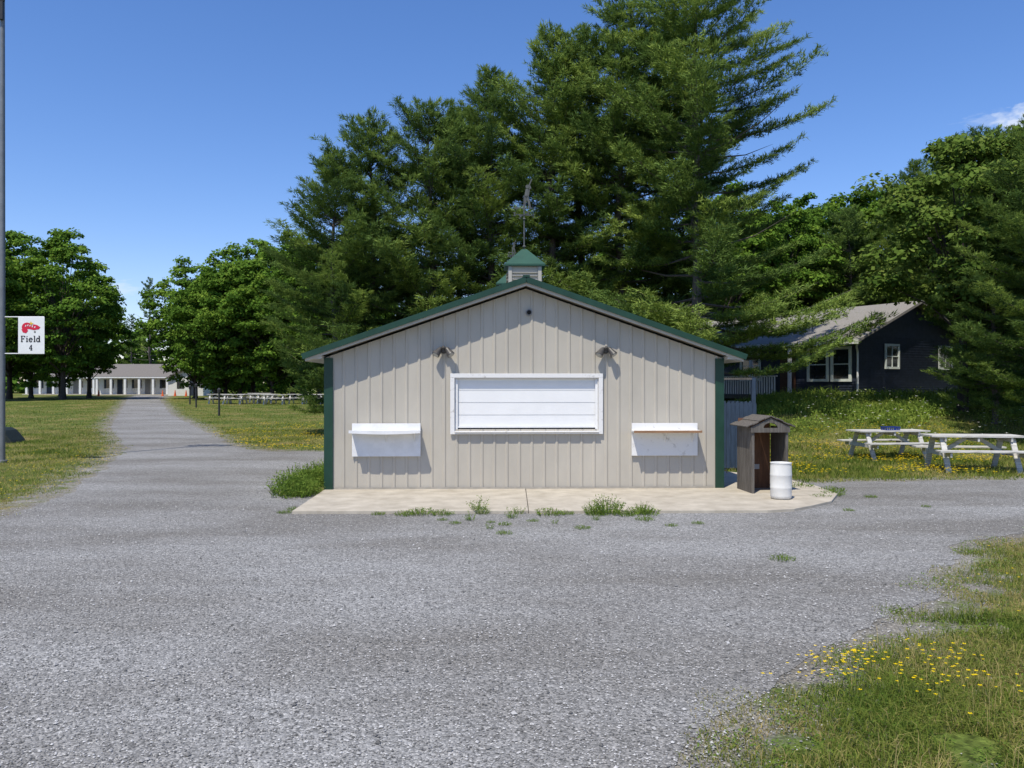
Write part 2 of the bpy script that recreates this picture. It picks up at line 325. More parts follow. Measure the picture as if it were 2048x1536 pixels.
for i,(x0,x1) in enumerate(((-3.16,-1.92),(1.95,3.17))):
    s=MB()
    s.box(x0,x1,-.06,-.024,.60,1.20)
    s.box(x0-.01,x1+.01,-.33,-.061,1.045,1.075)
    for bx in ((x0+x1)/2,x1-.1):
        s.beam((bx,-.065,.86),(bx,-.065,1.044),.03,.012); s.beam((bx,-.07,1.035),(bx,-.26,1.035),.03,.012); s.beam((bx,-.07,.88),(bx,-.2,1.03),.012,.012)
    so=s.obj('shelf',st,[whitew if i else white],label='white fold out counter shelf with %s edge'%('bare wood' if i else 'warped white'),bevel=.003)
    e=MB()
    if i: e.box(x0-.012,x1+.008,-.355,-.331,1.035,1.078)
    else:
        n=12
        for k in range(n):
            a=x0-.015+(x1-x0+.03)*k/n; b=x0-.015+(x1-x0+.03)*(k+1)/n; f0=.022*math.sin(math.pi*(k+.0)/n); f1=.022*math.sin(math.pi*(k+1)/n)
            e.prism([(a,1.04-f0),(b,1.04-f1),(b,1.09-.3*f1),(a,1.09-.3*f0)],-.35,-.331)
    e.obj('shelf_edge',so,[wood if i else white])
def flood(x,z):
    m=MB()
    m.tube([(x,-.018,z),(x,-.055,z)],[.06,.055],16)
    m.tube([(x,-.05,z+.005),(x,-.10,z+.005)],[.035,.035],10)
    for s in(-1,1):
        m.tube([(x,-.09,z+.005),(x+s*.055,-.10,z+.02)],[.014,.014],8)
        p=Vector((x+s*.06,-.095,z+.03)); d=Vector((s*.5,-.36,-.72)).normalized()
        m.tube([p-d*.03,p,p+d*.06,p+d*.13,p+d*.15],[.02,.04,.052,.07,.073],14)
    m.tube([(x,-.07,z+.05),(x,-.11,z+.05),(x,-.15,z+.03)],[.03,.035,.022],10)
    f=m.obj('floodlight',st,[mat('bronze_lamp_housing',(.07,.065,.06),.45,.2,8)],smooth=False)
    for s in(-1,1):
        l=MB(); p=Vector((x+s*.06,-.095,z+.03)); d=Vector((s*.5,-.36,-.72)).normalized(); l.tube([p+d*.1505,p+d*.155],[.06,.058],14)
        l.obj('lamp_lens',f,[mat('lamp_glass',(.35,.35,.33),.15,.05)])
flood(-1.50,2.53); flood(1.47,2.53)
m=MB(); m.tube([(.06,-.015,3.23),(.06,-.05,3.23)],[.06,.058],18,0); m.tube([(.06,-.05,3.23),(.06,-.06,3.23)],[.04,.04],16,1); m.obj('wall_vent',st,[greym,blackm])
def vane(par,x,y,z,h,nm):
    m=MB(); m.tube([(x,y,z-.02),(x,y,z+h*.78)],[.014,.012],8)
    m.tube([(x,y,z+h*.42),(x,y,z+h*.44),(x,y,z+h*.46)],[.01,.035,.01],10); m.tube([(x,y,z+.03),(x,y,z+.06),(x,y,z+.09)],[.01,.045,.01],10)
    za=z+h*.5
    for a in(20,110):
        c=math.cos(math.radians(a))*.21*h/1.4; s=math.sin(math.radians(a))*.21*h/1.4
        m.beam((x-c,y-s,za),(x+c,y+s,za),.016,.016)
        for q in(-1,1):
            m.beam((x+q*c,y+q*s,za-.035),(x+q*c,y+q*s,za+.035),.016,.016); m.beam((x+q*c-.028,y+q*s,za+.03),(x+q*c+.028,y+q*s,za+.03),.014,.014)
            m.beam((x+q*c-.028,y+q*s,za-.03),(x+q*c+.028,y+q*s,za-.03),.014,.014)
    k=h/1.4; zb=z+h*.60
    m.beam((x-.16*k,y,zb),(x+.18*k,y,zb),.016,.016)
    m.prism([(x-.21*k,zb),(x-.14*k,zb+.04*k),(x-.14*k,zb-.04*k)],y-.005,y+.005)
    L=lambda a,b,w: m.beam((x+a[0]*k,y,zb+a[1]*k),(x+b[0]*k,y,zb+b[1]*k),.02*k,w*k,up=(0,0,1)) if abs(a[0]-b[0])>.2 else m.prism([(x+a[0]*k-w*k/2,zb+a[1]*k),(x+a[0]*k+w*k/2,zb+a[1]*k),(x+b[0]*k+w*k/2,zb+b[1]*k),(x+b[0]*k-w*k/2,zb+b[1]*k)],y-.008,y+.008)
    L((-.01,.0),(.02,.13),.045); L((.02,.13),(.04,.24),.05); L((.12,.0),(.095,.13),.045); L((.095,.13),(.05,.24),.05)
    L((.045,.22),(.075,.39),.09); L((.085,.36),(.13,.41),.035); L((.13,.40),(.105,.46),.035); L((.09,.44),(.155,.59),.026)
    m.tube([(x+.065*k,y-.012,zb+.435*k),(x+.065*k,y+.012,zb+.435*k)],[.038*k,.038*k],12)
    return m.obj(nm,par,[vanem])
def cupola(x0,y,lab):
    m=MB(); w=.34
    m.box(x0-w,x0+w,y-w,y+w,3.45,4.34)
    c=m.obj('cupola',st,[beige],label=lab)
    l=MB()
    for s in range(4):
        for k in range(6):
            z=3.86+k*.07; a=.26
            if s==0: l.beam((x0-a,y-w-.012,z),(x0+a,y-w-.012,z),.05,.012)
            if s==1: l.beam((x0-w-.012,y-a,z),(x0-w-.012,y+a,z),.05,.012)
            if s==2: l.beam((x0+w+.012,y-a,z),(x0+w+.012,y+a,z),.05,.012)
            if s==3: l.beam((x0-a,y+w+.012,z),(x0+a,y+w+.012,z),.05,.012)
    for a,b in((-.34,-.27),(.27,.34)): l.box(x0+a,x0+b,y-w-.03,y-w-.002,3.45,4.335)
    l.obj('louver',c,[cream])
    r=MB(); e=.415; t=.05
    vs=[(-e,-e,4.345),(e,-e,4.345),(e,e,4.345),(-e,e,4.345),(-e,-e,4.385),(e,-e,4.385),(e,e,4.385),(-e,e,4.385),(-t,-t,4.74),(t,-t,4.74),(t,t,4.74),(-t,t,4.74)]
    r.add([(x0+a,y+b,z) for a,b,z in vs],[(3,2,1,0),(0,1,5,4),(1,2,6,5),(2,3,7,6),(3,0,4,7),(4,5,9,8),(5,6,10,9),(6,7,11,10),(7,4,8,11),(8,9,10,11)])
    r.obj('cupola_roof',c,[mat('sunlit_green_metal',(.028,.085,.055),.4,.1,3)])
    return c
c1=cupola(.08,2.15,'beige louvered cupola with green cap'); vane(c1,.08,2.15,4.74,1.45,'weather_vane')
c2=cupola(-.05,5.35,'beige louvered cupola with green cap'); vane(c2,-.05,5.35,4.74,.75,'weather_vane')
MB().tube([(W+.05,.3,.3),(W+.16,.3,.3),(W+.18,.3,.24)],[.015,.015,.012],8).obj('spigot',st,[greym])
# ------------------------------------------------------------------ wooden bin enclosure
gw=mat('weathered_grey_wood',(.16,.145,.125),.85,.2,5,.5,30,col2=(.065,.055,.047),stretch=(6,6,.6))
bw=mat('brown_stained_plywood',(.19,.09,.045),.75,.2,4,.3,30,stretch=(3,3,.5))
tb=thing('trash_can_enclosure',(4.53,14.55,.05),math.radians(5),'weathered grey wooden trash can shelter with gable roof and open front','shelter')
tb.scale=(.86,.95,.98)
for s in(-1,1):
    m=MB()
    for k in range(6): m.box(s*.37-.011,s*.37+.011,.02+k*.122,.02+k*.122+.1225,0,1.17+.005*(k%2))
    m.obj('side_wall',tb,[gw])
    MB().box(min(s*.383,s*.33),max(s*.383,s*.33),-.02,.018,0,1.2).obj('corner_post',tb,[gw],bevel=.003)
m=MB(); m.box(-.35,.35,.76,.775,0,1.32); m.obj('back_wall',tb,[bw])
m=MB()
R=.15; cz=1.17; seg=[(R*math.cos(math.pi-math.pi*k/12),cz+.62*R*math.sin(math.pi*k/12)) for k in range(13)]
outer=lambda x:1.35-.40*abs(x)
for a,b in zip(seg,seg[1:]): m.prism([(a[0],a[1]),(b[0],b[1]),(b[0],outer(b[0])),(a[0],outer(a[0]))],-.045,-.021)
m.prism([(-.41,1.09),(-R,1.09),(-R,outer(R)),(-.41,outer(.41))],-.045,-.021); m.prism([(R,1.09),(.41,1.09),(.41,outer(.41)),(R,outer(R))],-.045,-.021); m.prism([(-R,1.09),(R,1.09),(R,cz),(-R,cz)],-.045,-.021)
m.obj('gable_panel',tb,[gw])
m=MB()
for s in(-1,1):
    for k in range(4):
        a=.003+k*.125; b=a+.135
        m.beam((s*(a+b)/2,-.07,1.385-.40*(a+b)/2+.012*(k%2)),(s*(a+b)/2,.84,1.385-.40*(a+b)/2+.012*(k%2)),.14,.018,up=(s*.37,0,.93))
m.obj('roof',tb,[gw])
m=MB(); m.box(.0,.11,.748,.758,.36,.45); m.obj('notice_plate',tb,[mat('grey_plate',(.4,.4,.4),.6)])
pr=[(0,.01),(.14,.0),(.166,.02),(.172,.06),(.172,.17),(.175,.18),(.175,.2),(.172,.21),(.174,.38),(.177,.39),(.177,.41),(.174,.42),(.172,.55),(.168,.58),(.170,.585),(.170,.60),(.160,.60),(.158,.58),(.162,.53),(.162,.06),(0,.04)]
bt=thing('plastic_barrel',(4.50,13.85,.05),0.4,'open topped white plastic barrel used as trash can','barrel')
m=MB(); m.lathe(pr,36); m.obj('barrel_body',bt,[mat('milky_white_plastic',(.70,.69,.65),.45,.06,3)],smooth=True)
m=MB(); pts=[(.17*math.cos(a*math.pi/18),.17*math.sin(a*math.pi/18),.60) for a in range(37)]; m.tube(pts,[.007]*37,6,cap=False); m.obj('barrel_rim',bt,[MATS['milky_white_plastic']],smooth=True)
bl=mat('faded_blue_paint',(.045,.068,.105),.85,.15,5,.3,30,stretch=(4,4,.6),spec=.1)
fe=thing('picket_fence',(4.0,18.9,0),0,'faded blue wooden picket fence with tall post','fence')
m=MB()
for k in range(16):
    x=.02+k*.098; m.prism([(x,.05),(x+.092,.05),(x+.092,1.52),(x+.066,1.57+.01*(k%3)),(x+.026,1.57),(x,1.52)],0,.02)
m.box(0,1.56,.021,.06,.4,.49); m.box(0,1.56,.021,.06,1.3,1.39)
m.obj('pickets',fe,[bl])
m=MB(); m.box(1.50,1.585,.062,.15,0,2.12); m.obj('post',fe,[bl],bevel=.004)
m=MB(); m.box(-.2,1.5,.08,.12,2.07,2.115); m.obj('top_rail',fe,[gw])
m=MB()
for k in range(20):
    y=.18+k*.1; m.prism([(1.5,.05),(1.5,1.55),(1.52,1.55),(1.52,.05)],y,y+.095)
m.obj('side_pickets',fe,[bl])
# ------------------------------------------------------------------ picnic tables
pw=mat('worn_white_boards',(.56,.545,.50),.75,.15,6,.3,30,col2=(.28,.26,.22),patch=(.3,.55),stretch=(.5,4,4))
def picnic(loc,rz,lab,grp=None):
    t=thing('picnic_table',loc,rz,lab,'picnic table',grp)
    m=MB()
    for k in range(5): m.box(-.95,.95,-.37+k*.15,-.37+k*.15+.138,.73,.768)
    for x in(-.66,0,.66): m.box(x-.02,x+.02,-.35,.35,.64,.728)
    m.obj('table_top',t,[pw],bevel=.003)
    for s in(-1,1):
        m=MB()
        for k in range(2): y=s*(.70)+(-.14+k*.145); m.box(-.95,.95,y,y+.135,.44,.476)
        m.obj('bench',t,[pw],bevel=.003)
    for x in(-.66,.66):
        m=MB(); sx=1 if x>0 else -1
        m.beam((x+.041*sx,-.25,.70),(x+.041*sx,-.62,0.0),.04,.11,up=(1,0,0)); m.beam((x+.041*sx,.25,.70),(x+.041*sx,.62,0.0),.04,.11,up=(1,0,0))
        m.box(x+.063*sx-.019,x+.063*sx+.019+.003,-.80,.80,.34,.438)
        m.beam((x,0,.36),(x*.2,0,.70),.04,.08)
        m.obj('leg',t,[pw])
    return t
PT=picnic((9.80,21.6,H(9.80,21.6)),math.radians(6),'worn white wooden picnic table with blue tray on top','picnic tables on the grass')
copy_thing(PT,(10.5,18.9,H(10.5,18.9)),math.radians(-7),1.06,'worn white wooden picnic table on grass edge')
for (px,D,rz) in((440,66,3),(470,65,-8),(500,66,5),(530,66.5,-4),(548,64.5,8),(600,66,-3),(625,65,6),(648,66,0),(520,69,4)):
    X=(px-1024)/1656*D; copy_thing(PT,(X,D,H(X,D)),math.radians(rz),1.0,'white wooden picnic table under shade trees')
bt_=thing('plastic_tray',(9.83,21.5,H(9.80,21.6)+.769),.1,'blue plastic crate tray lying on a picnic table','tray')
bt_.scale=(.85,.85,.8)
m=MB(); m.box(-.22,.22,-.16,.16,0,.012)
for a in(-1,1):
    for k in range(8): x=-.21+k*.06; m.box(x-.012,x+.012,a*.15-.006,a*.15+.006,.012,.09)
    for k in range(5): y=-.13+k*.06; m.box(a*.215-.006,a*.215+.006,y-.012,y+.012,.012,.09)
    m.box(-.23,.23,a*.16-.008,a*.16+.008,.09,.115); m.box(a*.222-.008,a*.222+.008,-.151,.151,.0901,.1151)
m.obj('tray_body',bt_,[mat('blue_plastic',(.015,.04,.2),.4,.1)])
# ------------------------------------------------------------------ light pole + banner
lpX,lpY=-12.81,20.8
lpo=thing('light_pole',(lpX,lpY,0),0,'tall grey metal field light pole with floodlights','light pole')
MB().tube([(0,0,0),(0,0,.06),(0,0,.07),(0,0,6),(0,0,13.3)],[.13,.13,.072,.065,.05],16).obj('pole',lpo,[mat('galvanised_grey',(.20,.21,.22),.45,.1,4,metal=.3)],smooth=False)
m=MB(); m.beam((-.6,0,13.1),(.6,0,13.1),.08,.08); m.beam((-.6,0,12.5),(.6,0,12.5),.08,.08)
for z in(13.1,12.5):
    for x in(-.5,0,.5): m.tube([(x,-.05,z),(x,-.2,z+.05),(x,-.33,z-.05)],[.06,.1,.17],14)
m.obj('floodlight_bank',lpo,[greym])
m=MB(); m.box(-.08,.08,-.13,-.07,11.1,11.55); m.box(-.10,.10,-.13,-.06,11.56,11.6); m.obj('ballast_box',lpo,[dark])
for z in(3.66,2.74): MB().tube([(.05,0,z),(1.05,0,z)],[.014,.014],8).obj('banner_arm',lpo,[white])
red=mat('red_print',(.60,.015,.05),.5,.03); yel=mat('yellow_print',(.75,.5,.05),.5,.03); navy=mat('black_print',(.03,.03,.04),.5,.03)
bn=thing('field_banner',(lpX+.11,lpY-.016,0),0,'white banner with red cap emblem reading Field 4','banner')
m=MB(); m.prism([(.30,2.735),(.96,2.735),(.96,3.66),(.30,3.66)],-.002,.002)
m.obj('banner_cloth',bn,[mat('white_vinyl',(.78,.78,.78),.5,.03)])
def flat(name,poly,ma,y=-.004,dy=.001):
    MB().prism(poly,y-dy,y).obj(name,bn,[ma])
cx,cz=.62,3.40
dome=[(cx-.22,cz-.04)]+[(cx-.10+.13*math.cos(math.pi-a*math.pi/8),cz+.12*math.sin(a*math.pi/8)) for a in range(9)]+[(cx+.03,cz-.05)]
flat('emblem_cap_crown',dome,red)
flat('emblem_cap_brim',[(cx-.02,cz-.05),(cx+.08,cz-.07),(cx+.20,cz-.05),(cx+.24,cz),(cx+.16,cz+.055),(cx+.08,cz+.075),(cx+.04,cz+.05)],red,-.0055)
flat('emblem_cap_back',[(cx-.24,cz-.05),(cx-.2,cz-.13),(cx-.12,cz-.15),(cx-.07,cz-.09),(cx-.10,cz-.02)],red,-.0055)
for k,(dx,dz) in enumerate(((-.13,.035),(-.075,.05),(-.02,.04),(.04,.02),(.10,.005))):
    flat('emblem_letter_stroke',[(cx+dx-.018,cz+dz-.02),(cx+dx+.006,cz+dz-.02),(cx+dx+.02,cz+dz+.02),(cx+dx-.004,cz+dz+.02)],MATS['white_paint'],-.0075)
flat('emblem_star',[(cx+.0,cz+.15),(cx+.03,cz+.11),(cx+.075,cz+.10),(cx+.035,cz+.08),(cx+.01,cz+.05),(cx-.01,cz+.09),(cx-.04,cz+.105),(cx-.01,cz+.115)],yel,-.0095)
flat('emblem_ball',[(cx+.10+.026*math.cos(a*math.pi/6),cz-.115+.026*math.sin(a*math.pi/6)) for a in range(12)],MATS['grey_metal'],-.0055)
def arc(cx,cy,rx,ry,a0,a1,n=10): return [(cx+rx*math.cos(math.radians(a0+(a1-a0)*k/n)),cy+ry*math.sin(math.radians(a0+(a1-a0)*k/n))) for k in range(n+1)]
GLY={'F':([[(.15,0),(.15,1)],[(0,.96),(.62,.96)],[(.62,.98),(.62,.76)],[(.15,.52),(.44,.52)],[(.44,.62),(.44,.42)],[(0,.04),(.34,.04)]],.80),
 'i':([[(.2,0),(.2,.66)],[(.04,.63),(.2,.63)],[(.02,.04),(.38,.04)],[(.12,.9),(.29,.9)]],.50),
 'e':([arc(.3,.33,.26,.31,0,320),[(.06,.35),(.56,.35)]],.72),
 'l':([[(.2,0),(.2,1)],[(.04,.97),(.2,.97)],[(.02,.04),(.38,.04)]],.48),
 'd':([arc(.27,.33,.23,.31,0,360),[(.5,0),(.5,1)],[(.34,.97),(.5,.97)],[(.5,.04),(.66,.04)]],.74),
 '4':([[(.42,0),(.42,1)],[(.42,.97),(.04,.33)],[(.02,.30),(.62,.30)],[(.24,.04),(.6,.04)]],.66)}
def word(txt,cx,z0,hh,name):
    wt=sum(GLY[c][1] for c in txt); x=cx-wt*hh/2; m=MB()
    for c in txt:
        S,adv=GLY[c]
        for pl in S:
            for k,(a,b) in enumerate(zip(pl,pl[1:])):
                vert=abs(a[0]-b[0])<.02; t=(.19 if vert or len(pl)>3 else .12)*hh
                dx,dz=b[0]-a[0],b[1]-a[1]; L=math.hypot(dx,dz) or 1; nx_,nz_=-dz/L*t/2,dx/L*t/2; X0,Z0,X1,Z1=x+a[0]*hh,z0+a[1]*hh,x+b[0]*hh,z0+b[1]*hh
                y=-.0045-.0003*(k%3); m.prism([(X0-nx_,Z0-nz_),(X1-nx_,Z1-nz_),(X1+nx_,Z1+nz_),(X0+nx_,Z0+nz_)],y-.001,y)
        x+=adv*hh
    m.obj(name,bn,[navy])
word('Field',.62,3.03,.155,'lettering'); word('4',.62,2.82,.14,'lettering')
dw=thing('tarp_covered_mound',(-17.3,28.0,0),.1,'low dark green tarp covered wedge on the grass','tarp')
m=MB(); m.prism([(-1.0,0),(.62,0),(.56,.1),(.3,.42),(.15,.5),(-.2,.52),(-.9,.45)],-.5,.5); m.obj('tarp',dw,[mat('dark_tarp',(.012,.02,.016),.7,.2)],bevel=.03)
m=MB(); m.beam((-.9,-.52,.03),(.6,-.52,.03),.05,.05); m.obj('edge_weight',dw,[dark])
for i,(X,Y,h_) in enumerate(((-16.7,47.2,1.6),(-22.4,58.7,1.7),(-24.9,64,1.5))):
    p=thing('path_light',(X,Y,H(X,Y)),0,'short dark post lamp beside the driveway','lamp post','post lamps along the driveway')
    MB().tube([(0,0,0),(0,0,h_-.3)],[.06,.055],8).obj('post',p,[dark]); MB().tube([(0,0,h_-.3),(0,0,h_-.26),(0,0,h_-.08),(0,0,h_)],[.06,.1,.12,.03],8).obj('lamp_head',p,[dark])
on=mat('orange_cone_plastic',(.65,.12,.03),.5,.05)
C0=None
for (px,D) in((325,100),(350,101),(197,101),(372,99)):
    X=(px-1024)/1656*D
    if not C0:
        C0=thing('traffic_cone',(X,D,H(X,D)),0,'orange traffic cone near motel','traffic cone','traffic cones by the motel')
        MB().box(-.2,.2,-.2,.2,0,.04).obj('cone_base',C0,[on]); MB().tube([(0,0,.04),(0,0,.75)],[.15,.03],14).obj('cone_body',C0,[on])
    else: copy_thing(C0,(X,D,H(X,D)))
# ------------------------------------------------------------------ motel
shn=mat('grey_shingles',(.18,.165,.15),.9,.15,12,.4,25)
mw=mat('motel_white_siding',(.66,.66,.63),.6,.05,4); glass=mat('dark_window_glass',(.02,.025,.03),.1,.1,3,spec=.8); navyd=mat('dark_shutter_paint',(.02,.03,.05),.6,.1)
def motel(x0,x1,yb,lab):
    L=x1-x0; t=thing('motel_building',(x0,yb,.6),0,lab,'building')
    MB().box(0,L,1.1,7,0,2.45).obj('wall',t,[mw])
    m=MB(); m.add([(-.4,-.2,2.45),(L+.4,-.2,2.45),(L+.4,7.5,2.45),(-.4,7.5,2.45),(.8,3.6,4.2),(L-.8,3.6,4.2)],[(0,1,5,4),(1,2,5),(2,3,4,5),(3,0,4),(0,3,2,1)])
    m.obj('roof',t,[shn]); MB().box(-.38,L+.38,-.18,-.12,2.26,2.449).obj('fascia',t,[white])
    MB().box(-.3,L+.3,-.3,1.1,-.1,.12).obj('porch_floor',t,[conc])
    k=0; x=.15
    while x<L:
        MB().box(x-.14,x+.14,-.1,.16,.12,2.26).obj('column',t,[white],bevel=.01)
        if k%2==0 and x+1.9<L:
            w=MB(); w.box(x+.7,x+1.4,1.06,1.098,.95,2.0); wo=w.obj('window',t,[glass])
            for a in(.42,1.42): MB().box(x+a,x+a+.26,1.05,1.097,.9,2.05).obj('shutter',wo,[navyd])
        elif x+1.9<L:
            MB().box(x+.3,x+1.0,1.06,1.098,.12,2.1).obj('door',t,[navyd if k%4==1 else MATS['grey_metal']])
            MB().box(x+1.3,x+1.65,1.05,1.097,1.0,1.9).obj('window',t,[glass])
        x+=1.85; k+=1
    return t
motel(-54.8,-43.0,109,'long white motel building with columned porch and grey roof')
motel(-67,-56.5,114,'white motel wing with columned porch under trees')
gz=thing('gabled_cottage',(-42.2,104,.6),0,'small white gabled cottage beside the motel','building')
MB().box(-1,3.4,0,5,0,2.3).obj('wall',gz,[mw])
m=MB(); m.prism([(-1.3,2.2),(-.7,2.3),(1.1,3.3),(3.1,2.3),(3.8,2.2),(1.2,3.5)],-.4,5.3); m.obj('roof',gz,[shn])
m=MB(); m.prism([(-.95,2.3),(3.35,2.3),(1.2,3.25)],0.01,.05); m.obj('gable',gz,[white])
MB().box(.1,1.0,-.03,-.003,.9,1.9).obj('window',gz,[glass]); MB().box(1.7,2.5,-.03,-.003,0,2.0).obj('door',gz,[navyd])
# ------------------------------------------------------------------ dark house
hs=thing('ranch_house',(13.8,33,1.35),math.radians(30),'dark navy ranch house with grey brown roof and white trimmed windows','house')
nav=mat('navy_clapboard',(.03,.038,.062),.6,.2,5); brs=mat('brown_shingles',(.25,.235,.215),.9,.12,9,.4,25,stretch=(1,4,1)); mint=mat('pale_trim',(.68,.72,.67),.5,.05)
HL=15
m=MB(); m.prism([(0,-.3),(7,-.3),(7,2.55),(3.5,4.0),(0,2.55)],0,HL)
for k in range(24):
    z=.12+k*.105; m.beam((-.008,-.012,z),(7.0,-.012,z),.02,.012)
    if not(.8<z<2.2): m.beam((-.012,0,z),(-.012,HL,z),.02,.012)
m.obj('wall',hs,[nav])
m=MB(); m.prism([(-.55,2.38),(3.5,4.12),(7.55,2.38),(7.55,2.28),(3.5,4.01),(-.55,2.28)],-.45,HL+.4)
m.obj('roof',hs,[brs])
m=MB(); m.box(-.60,-.552,-.44,HL+.3,2.22,2.39); m.tube([(-.57,-.4,2.25),(-.35,-.2,2.1),(-.08,-.04,1.9),(-.08,-.04,.1)],[.04]*4,8); m.obj('gutter',hs,[white])
def win(side,a,b,z0,z1):
    m=MB(); g=MB()
    if side=='g':
        m.box(a-.09,b+.09,-.07,-.025,z0-.09,z0-.001); m.box(a-.09,b+.09,-.07,-.025,z1,z1+.09); m.box(a-.09,a-.001,-.07,-.025,z0,z1); m.box(b,b+.09,-.07,-.025,z0,z1)
        m.box(a,b,-.06,-.03,(z0+z1)/2-.02,(z0+z1)/2+.02); m.box((a+b)/2-.015,(a+b)/2+.015,-.059,-.031,z0,z1); g.box(a,b,-.03,-.024,z0,z1)
    else:
        m.box(-.07,-.025,a-.13,b+.13,z0-.11,z0-.001); m.box(-.07,-.025,a-.13,b+.13,z1,z1+.11); m.box(-.07,-.025,a-.13,a-.001,z0,z1); m.box(-.07,-.025,b,b+.13,z0,z1)
        m.box(-.06,-.03,a,b,(z0+z1)/2-.02,(z0+z1)/2+.02); g.box(-.03,-.024,a,b,z0,z1)
    w=g.obj('window',hs,[glass]); m.obj('window_frame',w,[mint])
win('g',1.7,2.45,1.35,2.2); win('g',5.3,6.1,1.35,2.2); win('f',.40,1.15,.85,2.05); win('f',1.50,2.35,.85,2.05); win('f',5.2,6.2,.9,2.05); win('f',9,10,.9,2.05)
MB().box(-.05,-.024,3.1,3.95,.15,2.05).obj('door',hs,[mat('brown_door',(.10,.045,.025),.6)])
m=MB()
for k in range(40): y=3.0+k*.14; m.box(-1.42,-1.38,y,y+.05,.2,.95)
m.box(-1.44,-1.36,2.9,8.6,.951,1.0); m.obj('porch_railing',hs,[white])
MB().box(-1.5,-.002,2.8,8.7,0,.18).obj('porch_floor',hs,[gw])
for y in(2.9,5.1,7.3,9.5): MB().box(-.62,-.5,y,y+.12,.18,2.2).obj('porch_post',hs,[white])
# ------------------------------------------------------------------ trees
bark=mat('bark',(.12,.10,.085),.95,.25,6,.8,18,stretch=(3,3,.7)); barkg=mat('dark_bark',(.06,.05,.043),.95,.25,6,.8,18,stretch=(3,3,.7))
pineM=foliage('pine_needles',(.055,.10,.036),(.135,.215,.055),(.31,.40,.09),.30)
leafM=foliage('maple_leaves',(.05,.11,.016),(.12,.22,.032),(.25,.36,.052),.34)
leafY=foliage('pale_leaves',(.06,.11,.02),(.12,.185,.035),(.24,.29,.07),.3)
def needles(P,D,S,T,n,rs,ma,name,w=.03):
    P=np.array(P);D=np.array(D);S=np.array(S);T=np.array(T); m=len(P)
    d=nrm(D[:,None,:]+rs.normal(0,.55,(m,n,3))*np.array([1,1,.5])); L=S[:,None,None]*rs.uniform(.7,1.15,(m,n,1))
    base=P[:,None,:]+rs.normal(0,.045,(m,n,3)); up=nrm(np.array([-.1,-.3,1.])+rs.normal(0,.32,(m,n,3))); side=nrm(np.cross(d,up))*w*rs.uniform(.7,1.3,(m,n,1))
    V=np.stack([base-side*.5,base+side*.5,base+d*L],2).reshape(-1,3)
    t=np.clip(np.repeat(T,n)+rs.normal(0,.12,m*n),0,1)
    return np_mesh(name,V,3,t,ma)
